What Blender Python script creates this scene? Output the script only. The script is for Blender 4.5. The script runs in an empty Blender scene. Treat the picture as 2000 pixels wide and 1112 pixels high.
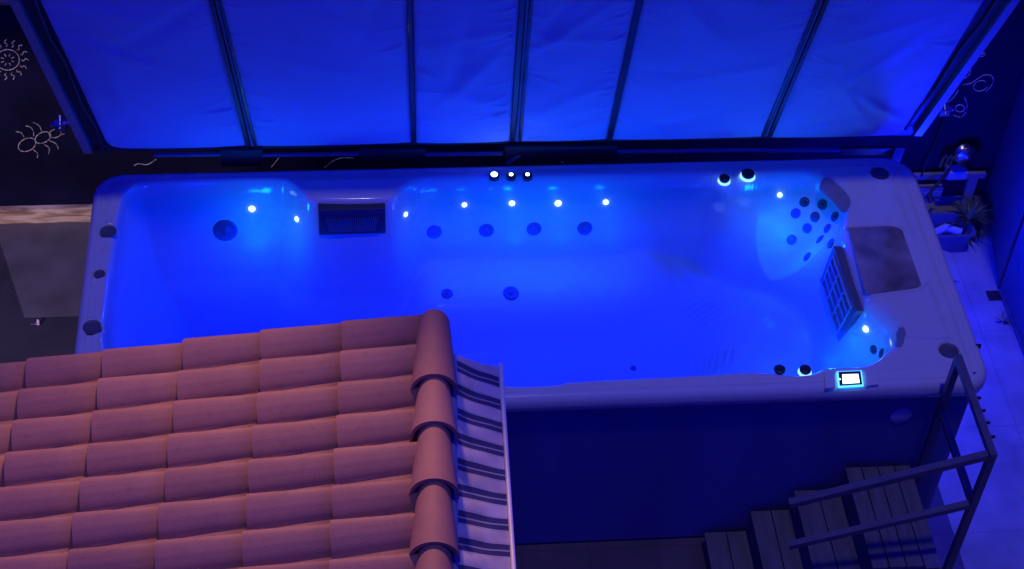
import bpy, bmesh, math, random
import numpy as np
from mathutils import Vector, Matrix
random.seed(7)
RNG = np.random.default_rng(5)
S = bpy.context.scene
C = S.collection
R = math.radians

# ------------------------------------------------------------------ camera
CP = np.array([1.6476028927, -6.4900983995, 9.2142169785])
YAW, PIT, ROLL, FPX = 0.1343531934, 0.7971477354, 0.0677829060, 3357.361
fw = np.array([math.sin(YAW)*math.cos(PIT), math.cos(YAW)*math.cos(PIT), -math.sin(PIT)])
r0 = np.array([math.cos(YAW), -math.sin(YAW), 0.0]); u0 = np.cross(r0, fw)
rr = math.cos(ROLL)*r0 + math.sin(ROLL)*u0
uu = -math.sin(ROLL)*r0 + math.cos(ROLL)*u0
cam = bpy.data.objects.new('camera', bpy.data.cameras.new('camera')); C.objects.link(cam)
cam.data.sensor_width = 36; cam.data.lens = FPX*36/2000
cam.data.clip_end = 500
M = Matrix.Identity(4)
for i in range(3):
    M[i][0] = rr[i]; M[i][1] = uu[i]; M[i][2] = -fw[i]; M[i][3] = CP[i]
cam.matrix_world = M
S.camera = cam

# survey helpers: a direction seen in the photograph turned into a point on a real plane
def ray(x, y): return (x-1000)/FPX*rr - (y-556)/FPX*uu + fw
def at_z(x, y, z): d = ray(x, y); return Vector(CP + d*(z-CP[2])/d[2])
def at_y(x, y, Y): d = ray(x, y); return Vector(CP + d*(Y-CP[1])/d[1])
def at_x(x, y, X): d = ray(x, y); return Vector(CP + d*(X-CP[0])/d[0])
def at_p(x, y, p0, n):
    d = ray(x, y); n = np.array(n); return Vector(CP + d*(n@(np.array(p0)-CP))/(n@d))
def px_y(P):
    v = np.array(P)-CP; return 556 - FPX*(v@uu)/(v@fw)

# ------------------------------------------------------------------ mesh helpers
def tag(o, label=None, cat=None, group=None, kind=None):
    if label: o['label'] = label
    if cat: o['category'] = cat
    if group: o['group'] = group
    if kind: o['kind'] = kind
    return o
def thing(name, label, cat, loc=(0, 0, 0), group=None):
    o = bpy.data.objects.new(name, None); C.objects.link(o); o.location = loc
    o.empty_display_size = .1
    return tag(o, label, cat, group)
class MB:
    def __init__(s): s.v = []; s.f = []; s.sm = []
    def add(s, vs, fs, smooth=False):
        n = len(s.v); s.v += [tuple(v) for v in vs]
        s.f += [tuple(i+n for i in f) for f in fs]; s.sm += [smooth]*len(fs); return s
    def box(s, a, b):
        (x0, y0, z0), (x1, y1, z1) = a, b
        return s.add([(x0,y0,z0),(x1,y0,z0),(x1,y1,z0),(x0,y1,z0),(x0,y0,z1),(x1,y0,z1),(x1,y1,z1),(x0,y1,z1)],
                     [(0,3,2,1),(4,5,6,7),(0,1,5,4),(1,2,6,5),(2,3,7,6),(3,0,4,7)])
    def bar(s, p, q, w, h, up=(0, 0, 1)):
        p = Vector(p); q = Vector(q); d = (q-p).normalized(); up = Vector(up)
        if abs(d.dot(up)) > .98: up = Vector((1, 0, 0))
        a = d.cross(up).normalized()*w/2; b = d.cross(a).normalized()*h/2
        vs = [p-a-b, p+a-b, p+a+b, p-a+b, q-a-b, q+a-b, q+a+b, q-a+b]
        return s.add(vs, [(0,1,2,3),(7,6,5,4),(0,4,5,1),(1,5,6,2),(2,6,7,3),(3,7,4,0)])
    def tube(s, pts, r, n=8, cap=True):
        pts = [Vector(p) for p in pts]; m = len(pts); rs = r if hasattr(r, '__len__') else [r]*m
        ref = None; vs = []
        for i, p in enumerate(pts):
            d = (pts[min(i+1, m-1)]-pts[max(i-1, 0)]).normalized()
            if ref is None: ref = Vector((0, 0, 1)) if abs(d.z) < .9 else Vector((1, 0, 0))
            a = d.cross(ref).normalized(); b = d.cross(a).normalized()
            for k in range(n):
                t = 2*math.pi*k/n; vs.append(p + (a*math.cos(t)+b*math.sin(t))*rs[i])
        fs = [(i*n+k, i*n+(k+1) % n, (i+1)*n+(k+1) % n, (i+1)*n+k) for i in range(m-1) for k in range(n)]
        s.add(vs, fs, True)
        if cap: s.add(vs[:n], [tuple(range(n))]); s.add(vs[-n:], [tuple(range(n))[::-1]])
        return s
    def lathe(s, prof, o, nrm, n=28, sx=1, smooth=True):
        o = Vector(o); nrm = Vector(nrm).normalized()
        a = nrm.orthogonal().normalized()
        if abs(nrm.z) > .3: a = (Vector((1, 0, 0)) - nrm*nrm.x).normalized()
        b = nrm.cross(a)
        vs = [o + (a*math.cos(2*math.pi*k/n)*sx + b*math.sin(2*math.pi*k/n))*r + nrm*h for r, h in prof for k in range(n)]
        fs = [(i*n+k, i*n+(k+1) % n, (i+1)*n+(k+1) % n, (i+1)*n+k) for i in range(len(prof)-1) for k in range(n)]
        s.add(vs, fs, smooth)
        m = len(prof)-1
        return s.add(vs[m*n:], [tuple(range(n))])
    def prism(s, pts, n, h):
        n = Vector(n)*h; k = len(pts); a = [Vector(p) for p in pts]
        return s.add(a+[p+n for p in a], [tuple(range(k))[::-1], tuple(range(k, 2*k))]+[(i, (i+1) % k, (i+1) % k+k, i+k) for i in range(k)])
    def build(s, name, m, parent=None, label=None, bevel=0, fix=True):
        me = bpy.data.meshes.new(name); me.from_pydata(s.v, [], s.f)
        if fix or bevel:
            bm = bmesh.new(); bm.from_mesh(me)
            if bevel:
                bmesh.ops.remove_doubles(bm, verts=bm.verts, dist=1e-6)
                bmesh.ops.bevel(bm, geom=bm.edges[:], offset=bevel, segments=2, profile=.6, affect='EDGES')
            bmesh.ops.recalc_face_normals(bm, faces=bm.faces); bm.to_mesh(me); bm.free()
        if not bevel: me.polygons.foreach_set('use_smooth', s.sm)
        o = bpy.data.objects.new(name, me); C.objects.link(o); me.materials.append(m)
        if parent:
            o.parent = parent
            o.matrix_parent_inverse = Matrix.Translation(-(world_loc(parent)))
        if label: o['label'] = label
        return o
def world_loc(o):
    v = Vector(o.location)
    return v if o.type == 'EMPTY' else Vector((0, 0, 0))
def np_mesh(name, V, F, m, parent=None, smooth=True):
    me = bpy.data.meshes.new(name)
    me.vertices.add(len(V)); me.vertices.foreach_set('co', np.asarray(V, np.float32).ravel())
    k = F.shape[1]
    me.loops.add(F.size); me.loops.foreach_set('vertex_index', F.astype(np.int32).ravel())
    me.polygons.add(len(F)); me.polygons.foreach_set('loop_start', np.arange(0, F.size, k, dtype=np.int32))
    me.polygons.foreach_set('loop_total', np.full(len(F), k, np.int32))
    me.polygons.foreach_set('use_smooth', np.full(len(F), smooth))
    me.update(); me.validate()
    o = bpy.data.objects.new(name, me); C.objects.link(o); me.materials.append(m)
    if parent:
        o.parent = parent; o.matrix_parent_inverse = Matrix.Translation(-world_loc(parent))
    return o

# ------------------------------------------------------------------ materials
def nodes(name):
    m = bpy.data.materials.new(name); m.use_nodes = True
    t = m.node_tree; b = t.nodes['Principled BSDF']; return m, t, b
def mat(name, col, rough=.5, metal=0, var=.12, scale=8, bump=0, bscale=60, coat=0, rvar=0, stretch=(1, 1, 1), spec=.5):
    m, t, b = nodes(name); L = t.links; N = t.nodes
    tc = N.new('ShaderNodeTexCoord'); mp = N.new('ShaderNodeMapping'); mp.inputs['Scale'].default_value = stretch
    L.new(tc.outputs['Object'], mp.inputs[0])
    nz = N.new('ShaderNodeTexNoise'); nz.inputs['Scale'].default_value = scale; nz.inputs['Detail'].default_value = 6
    L.new(mp.outputs[0], nz.inputs['Vector'])
    rp = N.new('ShaderNodeValToRGB'); rp.color_ramp.elements[0].position = .3; rp.color_ramp.elements[1].position = .7
    rp.color_ramp.elements[0].color = (*[c*(1-var) for c in col], 1); rp.color_ramp.elements[1].color = (*[min(1, c*(1+var)) for c in col], 1)
    L.new(nz.outputs[0], rp.inputs[0]); L.new(rp.outputs[0], b.inputs['Base Color'])
    b.inputs['Roughness'].default_value = rough; b.inputs['Metallic'].default_value = metal
    b.inputs['Coat Weight'].default_value = coat; b.inputs['Specular IOR Level'].default_value = spec
    if rvar:
        mr = N.new('ShaderNodeMapRange'); mr.inputs['To Min'].default_value = max(0, rough-rvar); mr.inputs['To Max'].default_value = rough+rvar
        L.new(nz.outputs[0], mr.inputs[0]); L.new(mr.outputs[0], b.inputs['Roughness'])
    if bump:
        n2 = N.new('ShaderNodeTexNoise'); n2.inputs['Scale'].default_value = bscale; n2.inputs['Detail'].default_value = 5
        L.new(mp.outputs[0], n2.inputs['Vector'])
        bp = N.new('ShaderNodeBump'); bp.inputs['Strength'].default_value = bump; bp.inputs['Distance'].default_value = .01
        L.new(n2.outputs[0], bp.inputs['Height']); L.new(bp.outputs[0], b.inputs['Normal'])
    return m
def emit(name, col, st):
    m, t, b = nodes(name); b.inputs['Base Color'].default_value = (*[c*.5 for c in col], 1)
    b.inputs['Emission Color'].default_value = (*col, 1); b.inputs['Emission Strength'].default_value = st
    return m

M_shell = mat('acrylic', (.64, .63, .60), .16, var=.03, scale=5, coat=.3, rvar=.06)
def pearl(m):
    t = m.node_tree; N = t.nodes; L = t.links; b = N['Principled BSDF']
    nz = [n for n in N if n.type == 'TEX_NOISE'][0]; nz.inputs['Distortion'].default_value = 2.2
    nz.inputs['Roughness'].default_value = .65
    ge = N.new('ShaderNodeNewGeometry'); sx = N.new('ShaderNodeSeparateXYZ'); L.new(ge.outputs['Position'], sx.inputs[0])
    for sock, lo_, hi_ in (('Specular IOR Level', .06, .5), ('Coat Weight', 0, .3)):     # acrylic loses its gloss under water
        mr = N.new('ShaderNodeMapRange'); mr.inputs['From Min'].default_value = 1.415; mr.inputs['From Max'].default_value = 1.425
        mr.inputs['To Min'].default_value = lo_; mr.inputs['To Max'].default_value = hi_
        L.new(sx.outputs[2], mr.inputs[0]); L.new(mr.outputs[0], b.inputs[sock])
pearl(M_shell)
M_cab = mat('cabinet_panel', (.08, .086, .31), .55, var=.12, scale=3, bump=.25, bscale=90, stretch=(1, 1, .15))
M_dark = mat('black_plastic', (.022, .022, .026), .35, var=.2)
M_sock = mat('socket_plastic', (.10, .10, .12), .5, var=.2)
M_jet = mat('jet_plastic', (.035, .035, .045), .5, var=.2)
M_steel = mat('steel', (.55, .55, .57), .28, 1, var=.1, scale=20)
M_alu = mat('aluminium', (.5, .5, .52), .45, .6, var=.08, scale=12, stretch=(1, 1, 8))
M_vinyl = mat('cover_underside_vinyl', (.74, .74, .75), .95, var=.05, scale=2.5, spec=.1, bump=.12, bscale=14)
M_pipe = mat('piping_vinyl', (.22, .22, .24), .6)
M_hide = mat('cover_border_vinyl', (.035, .034, .04), .5, var=.25, scale=5, bump=.4, bscale=18)
M_chalkwall = mat('blackboard_paint', (.009, .010, .042), .9, spec=.08, var=.35, scale=2.2, bump=.2, bscale=40)
M_chalk = mat('chalk', (.9, .74, .48), .95, var=.75, scale=70)
M_wall = mat('grey_render', (.11, .11, .125), .85, var=.12, scale=2, bump=.35, bscale=120)
M_rail = mat('painted_steel', (.16, .155, .16), .42, .3, var=.12, scale=15)
M_deck = mat('grey_decking', (.115, .113, .14), .7, var=.22, scale=6, bump=.4, bscale=30, stretch=(6, .6, 1))
M_lid = mat('smoked_lid', (.28, .24, .20), .25, var=.55, scale=5, coat=.6, rvar=.05)
M_pillow = mat('pillow_foam', (.26, .26, .30), .3, var=.1)
M_leaf = mat('leaf', (.045, .075, .04), .45, var=.3)
M_tub = mat('plastic_tub', (.09, .10, .16), .3, var=.1)
M_pot = mat('clay_pot', (.25, .13, .08), .8, var=.15)
M_paper = mat('paper', (.75, .74, .7), .9, var=.05)
M_reel = mat('pale_plastic', (.45, .46, .5), .4, var=.1)
M_house = mat('house_render', (.45, .40, .33), .9, var=.08, scale=3, bump=.3, bscale=80)
M_led = emit('led_lens', (.42, .80, 1.0), 9)
M_ring = emit('valve_glow', (.16, .42, 1.0), 2.6)
M_screen = emit('panel_screen', (.75, .93, 1.0), 2.6)
M_bezel = emit('panel_bezel', (.05, .35, 1.0), 3.5)

def wood(name, c0, c1, stretch):
    m, t, b = nodes(name); N = t.nodes; L = t.links
    tc = N.new('ShaderNodeTexCoord'); mp = N.new('ShaderNodeMapping'); mp.inputs['Scale'].default_value = stretch
    L.new(tc.outputs['Object'], mp.inputs[0])
    nz = N.new('ShaderNodeTexNoise'); nz.inputs['Scale'].default_value = 3; nz.inputs['Detail'].default_value = 9; nz.inputs['Distortion'].default_value = .6
    L.new(mp.outputs[0], nz.inputs['Vector'])
    rp = N.new('ShaderNodeValToRGB'); e = rp.color_ramp.elements
    e[0].position = .36; e[0].color = (*c0, 1); e[1].position = .6; e[1].color = (*c1, 1)
    L.new(nz.outputs[0], rp.inputs[0]); L.new(rp.outputs[0], b.inputs['Base Color']); b.inputs['Roughness'].default_value = .85
    bp = N.new('ShaderNodeBump'); bp.inputs['Strength'].default_value = .5; bp.inputs['Distance'].default_value = .01
    L.new(nz.outputs[0], bp.inputs['Height']); L.new(bp.outputs[0], b.inputs['Normal']); return m
M_wood = wood('weathered_wood', (.34, .22, .12), (.92, .78, .52), (1.2, 4, 9))

def tile_mat():
    m, t, b = nodes('terracotta'); N = t.nodes; L = t.links
    at = N.new('ShaderNodeAttribute'); at.attribute_name = 'tone'
    tc = N.new('ShaderNodeTexCoord')
    n1 = N.new('ShaderNodeTexNoise'); n1.inputs['Scale'].default_value = 5; n1.inputs['Detail'].default_value = 8
    n2 = N.new('ShaderNodeTexNoise'); n2.inputs['Scale'].default_value = 160; n2.inputs['Detail'].default_value = 3
    L.new(tc.outputs['Object'], n1.inputs[0]); L.new(tc.outputs['Object'], n2.inputs[0])
    ad = N.new('ShaderNodeMath'); ad.operation = 'MULTIPLY_ADD'; ad.inputs[1].default_value = .55
    L.new(n1.outputs[0], ad.inputs[0]); L.new(at.outputs['Fac'], ad.inputs[2])
    rp = N.new('ShaderNodeValToRGB'); e = rp.color_ramp.elements
    e[0].position = .15; e[0].color = (.29, .135, .115, 1); e[1].position = .9; e[1].color = (.42, .215, .18, 1)
    L.new(ad.outputs[0], rp.inputs[0])
    mx = N.new('ShaderNodeMix'); mx.data_type = 'RGBA'; mx.blend_type = 'MULTIPLY'; mx.inputs[0].default_value = .25
    L.new(rp.outputs[0], mx.inputs[6]); L.new(n2.outputs[1], mx.inputs[7]); L.new(mx.outputs[2], b.inputs['Base Color'])
    n3 = N.new('ShaderNodeTexNoise'); n3.inputs['Scale'].default_value = 22; n3.inputs['Detail'].default_value = 7; n3.inputs['Roughness'].default_value = .7
    L.new(tc.outputs['Object'], n3.inputs[0])
    r3 = N.new('ShaderNodeValToRGB'); r3.color_ramp.elements[0].position = .33; r3.color_ramp.elements[0].color = (.45, .42, .40, 1); r3.color_ramp.elements[1].position = .47; r3.color_ramp.elements[1].color = (1, 1, 1, 1)
    L.new(n3.outputs[0], r3.inputs[0])
    m3 = N.new('ShaderNodeMix'); m3.data_type = 'RGBA'; m3.blend_type = 'MULTIPLY'; m3.inputs[0].default_value = .22
    L.new(mx.outputs[2], m3.inputs[6]); L.new(r3.outputs[0], m3.inputs[7]); L.new(m3.outputs[2], b.inputs['Base Color'])
    b.inputs['Roughness'].default_value = .72
    bp = N.new('ShaderNodeBump'); bp.inputs['Strength'].default_value = .3; bp.inputs['Distance'].default_value = .004
    L.new(n2.outputs[0], bp.inputs['Height']); L.new(bp.outputs[0], b.inputs['Normal']); return m
M_tile = tile_mat()

def slab_mat(name, c, size, joint=.006, tint=.1):
    m, t, b = nodes(name); N = t.nodes; L = t.links
    tc = N.new('ShaderNodeTexCoord'); br = N.new('ShaderNodeTexBrick'); br.offset = 0
    br.inputs['Scale'].default_value = 1; br.inputs['Brick Width'].default_value = size; br.inputs['Row Height'].default_value = size
    br.inputs['Mortar Size'].default_value = joint
    br.inputs['Color1'].default_value = (*c, 1); br.inputs['Color2'].default_value = (*[x*(1-tint) for x in c], 1); br.inputs['Mortar'].default_value = (*[x*.7 for x in c], 1)
    nz = N.new('ShaderNodeTexNoise'); nz.inputs['Scale'].default_value = 3; nz.inputs['Detail'].default_value = 9
    L.new(tc.outputs['Object'], br.inputs[0]); L.new(tc.outputs['Object'], nz.inputs[0])
    rp = N.new('ShaderNodeValToRGB'); rp.color_ramp.elements[0].position = .3; rp.color_ramp.elements[1].position = .65
    rp.color_ramp.elements[0].color = (.62, .62, .62, 1); rp.color_ramp.elements[1].color = (1, 1, 1, 1)
    L.new(nz.outputs[0], rp.inputs[0])
    mx = N.new('ShaderNodeMix'); mx.data_type = 'RGBA'; mx.blend_type = 'MULTIPLY'; mx.inputs[0].default_value = 1
    L.new(br.outputs[0], mx.inputs[6]); L.new(rp.outputs[0], mx.inputs[7]); L.new(mx.outputs[2], b.inputs['Base Color'])
    b.inputs['Roughness'].default_value = .65
    bp = N.new('ShaderNodeBump'); bp.inputs['Strength'].default_value = .2; bp.inputs['Distance'].default_value = .01
    L.new(nz.outputs[0], bp.inputs['Height']); L.new(bp.outputs[0], b.inputs['Normal']); return m
M_slab = slab_mat('pale_paving', (.33, .33, .34), .9, .004, .05)
M_ground = slab_mat('shaded_paving', (.06, .06, .07), .9, .004, .05)  # shade on the floor put into the paving colour
M_brownfloor = slab_mat('clay_paving', (.10, .07, .12), .45)

def water_mat():
    m = bpy.data.materials.new('water'); m.use_nodes = True; t = m.node_tree; N = t.nodes; L = t.links
    N.remove(N['Principled BSDF']); out = N['Material Output']
    tr = N.new('ShaderNodeBsdfTransparent'); tr.inputs[0].default_value = (.9, .96, 1, 1)
    gl = N.new('ShaderNodeBsdfGlossy'); gl.inputs['Roughness'].default_value = .03
    fr = N.new('ShaderNodeFresnel'); fr.inputs[0].default_value = 1.33
    tc = N.new('ShaderNodeTexCoord'); nz = N.new('ShaderNodeTexNoise'); nz.inputs['Scale'].default_value = 4; nz.inputs['Detail'].default_value = 3
    L.new(tc.outputs['Object'], nz.inputs[0])
    bp = N.new('ShaderNodeBump'); bp.inputs['Strength'].default_value = .25; bp.inputs['Distance'].default_value = .03
    L.new(nz.outputs[0], bp.inputs['Height']); L.new(bp.outputs[0], gl.inputs['Normal']); L.new(bp.outputs[0], fr.inputs['Normal'])
    mx = N.new('ShaderNodeMixShader'); L.new(fr.outputs[0], mx.inputs[0]); L.new(tr.outputs[0], mx.inputs[1]); L.new(gl.outputs[0], mx.inputs[2])
    L.new(mx.outputs[0], out.inputs[0])
    vs = N.new('ShaderNodeVolumeScatter'); vs.inputs['Density'].default_value = .3; vs.inputs['Anisotropy'].default_value = .2; vs.inputs['Color'].default_value = (.25, .55, 1, 1)
    va = N.new('ShaderNodeVolumeAbsorption'); va.inputs['Density'].default_value = .9; va.inputs['Color'].default_value = (0, .45, 1, 1)
    av = N.new('ShaderNodeAddShader'); L.new(vs.outputs[0], av.inputs[0]); L.new(va.outputs[0], av.inputs[1])
    L.new(av.outputs[0], out.inputs['Volume']); return m
M_water = water_mat()

# ------------------------------------------------------------------ the setting
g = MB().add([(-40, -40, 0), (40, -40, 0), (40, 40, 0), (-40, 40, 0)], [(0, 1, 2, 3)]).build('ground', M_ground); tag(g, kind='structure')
a = [at_z(*q, .004) for q in ((48, 622), (0, 480))]
WY = 3.27
pv = MB().add([(-.70, 2.23, .004), (5.6, 2.23, .004), (5.6, WY, .004), (-1.05, WY, .004)], [(0, 1, 2, 3)]).build('patio', slab_mat('grey_concrete', (.17, .165, .16), 1.6, .003, .05)); tag(pv, kind='structure')  # left outline follows the shadow edge; darker ground beyond stands for shade
pr = MB().add([(5.6, -5, .004), (6.58, -5, .004), (6.58, 2.23, .004), (6.9, WY, .004), (5.6, WY, .004)], [(0, 1, 2, 3, 4)]).build('path', M_slab); tag(pr, kind='structure')
pf = MB().add([(1.0, -5, .005), (5.596, -5, .005), (5.596, 0.2, .005), (1.0, .2, .005)], [(0, 1, 2, 3)]).build('terrace', M_brownfloor); tag(pf, kind='structure')

bw = thing('back_wall', 'black painted garden wall behind the spa covered with white chalk drawings', 'wall', (3, WY, 0))
MB().box((-5, WY, 0), (9, WY+.2, 2.02)).build('wall_panel', M_chalkwall, bw)
MB().box((-5, WY-.02, 2.022), (9, WY+.22, 2.16)).build('coping', M_wood, bw)
CY = WY-.002
def chalk(lines, w=.0035):
    m = MB()
    for l in lines:
        pts = [at_y(x, y, CY) for x, y in l]
        if len(pts) > 2:      # smooth
            q = []
            for i in range(len(pts)-1):
                p0 = pts[max(i-1, 0)]; p1 = pts[i]; p2 = pts[i+1]; p3 = pts[min(i+2, len(pts)-1)]
                for k in range(5):
                    t = k/5; q.append(.5*((2*p1)+(p2-p0)*t+(2*p0-5*p1+4*p2-p3)*t*t+(3*p1-p0-3*p2+p3)*t**3))
            pts = q+[pts[-1]]
        m.tube(pts, [w*random.uniform(.75, 1.2) for _ in pts], 5)
    return m
def ell(cx, cy, a, b, rot=0, a0=0, a1=360, n=16):
    c, s = math.cos(R(rot)), math.sin(R(rot)); o = []
    for k in range(n+1):
        t = R(a0+(a1-a0)*k/n); x = a*math.cos(t); y = b*math.sin(t); o.append((cx+x*c-y*s, cy+x*s+y*c))
    return o
sun = [ell(15, 117, 23, 20)]
for k in range(8):
    t = R(45*k+20); sun.append([(15+8*math.cos(t), 117+7*math.sin(t)), (15+14*math.cos(t), 117+12*math.sin(t))])
for k in range(15):
    t = R(24*k); c, s = math.cos(t), math.sin(t)
    sun.append([(15+c*d-s*o, 117+(s*d+c*o)*.97) for d, o in ((27, 0), (31, 2.5), (35, -2.5), (41, 1.5))])
ch = chalk(sun).build('chalk_sun', M_chalk, bw)
ant = [ell(53, 283, 18, 12, -25), ell(84, 269, 16, 10, -25), ell(108, 261, 12, 8, -15)]
ant += [[(31, 257), (42, 260), (47, 268)], [(50, 246), (60, 249), (65, 256), (66, 266)], [(65, 239), (76, 245), (80, 252), (82, 258)],
        [(64, 292), (71, 297), (74, 301), (73, 308)], [(87, 283), (94, 287), (97, 292), (95, 300)], [(97, 275), (108, 280), (112, 285), (114, 291)], [(119, 263), (126, 262)]]
chalk(ant).build('chalk_ant', M_chalk, bw)
sn = [ell(1915, 168, 14, 10, -15, 30, 330), [(1880, 166), (1896, 163), (1908, 155), (1922, 147), (1936, 148), (1940, 158), (1936, 168), (1926, 179)],
      ell(1875, 212, 9, 7), [(1884, 191), (1889, 205), (1886, 220), (1876, 229), (1862, 225)], [(1851, 200), (1862, 191), (1872, 176)]]
chalk(sn).build('chalk_snail', M_chalk, bw)
chalk([[(1916, 107), (1923, 103), (1922, 109), (1915, 111)], [(1888, 138), (1895, 134), (1893, 146), (1882, 154)]]).build('chalk_curl', M_chalk, bw)
chalk([[(262, 324), (270, 320), (284, 322), (294, 319), (305, 311)], [(530, 327), (545, 308)], [(634, 328), (650, 315), (668, 309), (690, 309)], [(1062, 305), (1075, 310), (1090, 312), (1100, 319)]]).build('chalk_squiggle', M_chalk, bw)
chalk([[(1312, 299), (1318, 295)], [(1321, 292), (1322, 302)], [(1326, 294), (1332, 300)], [(1309, 294), (1334, 296)]]).build('chalk_star', M_chalk, bw)
wb = MB().box((-5, WY-.05, .0), (6.36, WY-.001, .145)).build('wood_beam', M_wood, None, bevel=.004)
tag(wb, 'weathered pale wooden beam running along the foot of the black wall', 'beam')

rw = thing('right_wall', 'plain dark grey rendered wall along the right side, lit blue', 'wall', (6.56, 0, 0))
MB().box((6.56, -5, 0), (6.76, 2.24, 2.6)).build('wall_panel', M_wall, rw)
MB().add([(6.565, 2.245, 0), (6.76, 2.245, 0), (6.95, WY, 0), (6.74, WY, 0), (6.565, 2.245, 2.6), (6.76, 2.245, 2.6), (6.95, WY, 2.6), (6.74, WY, 2.6)],
         [(0, 1, 2, 3), (4, 5, 6, 7), (0, 1, 5, 4), (1, 2, 6, 5), (2, 3, 7, 6), (3, 0, 4, 7)]).build('return_panel', M_wall, rw)
MB().box((6.548, -5, .0), (6.559, 2.20, .03)).build('skirting', M_wall, rw)
MB().box((6.551, 2.225, .0), (6.562, 2.25, 2.6)).build('corner_joint', M_dark, rw)

# ------------------------------------------------------------------ swim spa
W, H, LEN, DL, ZW = 2.08, 1.53, 5.4944, .11, 1.42
spa = thing('swim_spa', 'long white acrylic swim spa with dark cabinet, glowing blue from inside', 'swim spa', (LEN/2, W/2, 0))
def rrect(off, n=14):
    rad = {'bl': .2, 'br': .22, 'fr': .16, 'fl': .16}
    out = []
    for (cx, cy, k, a0) in ((0, 0, 'fl', 180), (LEN, 0, 'fr', 270), (LEN, W, 'br', 0), (0, W, 'bl', 90)):
        r = rad[k]; x = cx+(r if cx == 0 else -r); y = cy+(r if cy == 0 else -r)
        for i in range(n+1):
            t = R(a0+90*i/n); out.append((x+(r+off)*math.cos(t), y+(r+off)*math.sin(t)))
    return out
def dens(P, d=.12):
    o = []
    for i in range(len(P)):
        p = P[i]; q = P[(i+1) % len(P)]; n = max(1, int(math.dist(p, q)/d))
        for k in range(n): o.append((p[0]+(q[0]-p[0])*k/n, p[1]+(q[1]-p[1])*k/n))
    return o
base_ring = rrect(0)
def ring_at(off): return rrect(off)
prof = [(-.068, H-.008), (-.065, H+.002), (-.055, H+.006), (-.045, H+.006), (-.028, H), (-.012, H-.014), (-.003, H-.034), (0, H-.06), (0, H-DL+.006), (-.006, H-DL), (-.05, H-DL)]
V = []; F = []
n = len(base_ring)
for off, z in prof: V += [(x, y, z) for x, y in ring_at(off)]
for i in range(len(prof)-1):
    for k in range(n): F.append((i*n+k, i*n+(k+1) % n, (i+1)*n+(k+1) % n, (i+1)*n+k))
m = MB(); m.add(V, F, True); m.build('rim_lip', M_shell, spa)

# inner waterline outline, surveyed
def WL(x, y, z=ZW): p = at_z(x, y, z); return (p.x, p.y)
O = [WL(*q) for q in ((236, 470), (241, 430), (250, 404), (266, 389), (290, 383), (400, 378), (545, 375), (562, 378), (585, 398), (602, 412), (622, 417), (690, 418), (755, 416), (772, 410),
     (792, 390), (815, 377), (860, 373), (1000, 371), (1200, 368), (1370, 366), (1392, 370), (1410, 377), (1428, 377), (1460, 371), (1500, 363), (1560, 362), (1590, 367), (1615, 377), (1640, 397), (1651, 419),
     (1642, 438), (1637, 458), (1644, 490), (1656, 535), (1671, 580), (1680, 606), (1686, 617), (1700, 628), (1716, 639), (1730, 655), (1735, 668), (1733, 688), (1722, 701))]
O += [WL(x, y, H) for x, y in ((1700, 708), (1660, 711), (1606, 713), (1590, 722), (1575, 727), (1540, 727), (1500, 722), (1480, 719), (1350, 728), (1105, 739), (1092, 746), (1000, 749), (975, 745))]
O += [(2.0, .30), (1.2, .29), (.45, .28), (.30, .33), (.235, .45)]
O += [WL(*q) for q in ((207, 690), (214, 620), (225, 540))]
def chaikin(P):
    o = []
    for i in range(len(P)):
        p = P[i]; q = P[(i+1) % len(P)]
        o += [(p[0]*.75+q[0]*.25, p[1]*.75+q[1]*.25), (p[0]*.25+q[0]*.75, p[1]*.25+q[1]*.75)]
    return o
O = chaikin(chaikin(O))
G = .0075
xs = np.arange(.05, LEN-.045, G); ys = np.arange(.05, W-.045, G)
GX, GY = np.meshgrid(xs, ys, indexing='ij')
def sdf(P, X, Y):
    d = np.full(X.shape, 1e9); ins = np.zeros(X.shape, bool)
    for i in range(len(P)):
        ax, ay = P[i]; bx, by = P[(i+1) % len(P)]
        ex, ey = bx-ax, by-ay; L2 = ex*ex+ey*ey
        if L2 < 1e-12: continue
        wx = X-ax; wy = Y-ay; t = np.clip((wx*ex+wy*ey)/L2, 0, 1)
        d = np.minimum(d, (wx-ex*t)**2+(wy-ey*t)**2)
        if ay != by:
            c = ((ay > Y) != (by > Y)) & (X < ex*(Y-ay)/ey+ax); ins ^= c
    d = np.sqrt(d); return np.where(ins, -d, d)
def ss(x, a, b): t = np.clip((x-a)/(b-a), 0, 1); return t*t*(3-2*t)
sd = sdf(O, GX, GY)
so = sdf(rrect(0), GX, GY)
t = np.maximum(-sd, 0)
def blob(px, py, z, r, s=1):      # soft round mask about a surveyed point
    p = at_z(px, py, z); return np.exp(-(((GX-p.x)/(r*s))**2+((GY-p.y)/r)**2))
# depth under the waterline of the tub floor
Dp = np.full(GX.shape, .78)
Dp += .30*(1-ss(GX, 1.15, 1.45))                       # deep swimming end
Dp -= .26*ss(GX, 1.95, 2.15)*(1-ss(GX, 3.55, 3.95))*ss(GY, 1.05, 1.5)      # bench along the back
Dp -= .22*ss(GX+.35*(GY-1), 3.75, 4.15)                # lounge seats at the right
Dp += .14*blob(1480, 480, 1.0, .30, 1.1)               # seat hollow
Dp += .10*blob(1370, 590, .9, .22)
Dp += .10*ss(GX, 4.35, 4.6)*(1-ss(GY, .75, 1.0))
lo = blob(1380, 585, .9, .16)
wall = np.interp(t, [0, .008, .03, .07, .12, .17, .24, .34, .5], [0, .04, .14, .30, .48, .62, .74, .95, 1.3])
softw = np.interp(t, [0, .008, .04, .10, .2, .3, .45, .6], [0, .03, .09, .20, .36, .47, .6, .8])
seatm = np.clip(blob(1560, 440, 1.2, .42)*1.6, 0, 1)
wall = wall*(1-seatm)+softw*seatm
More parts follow.
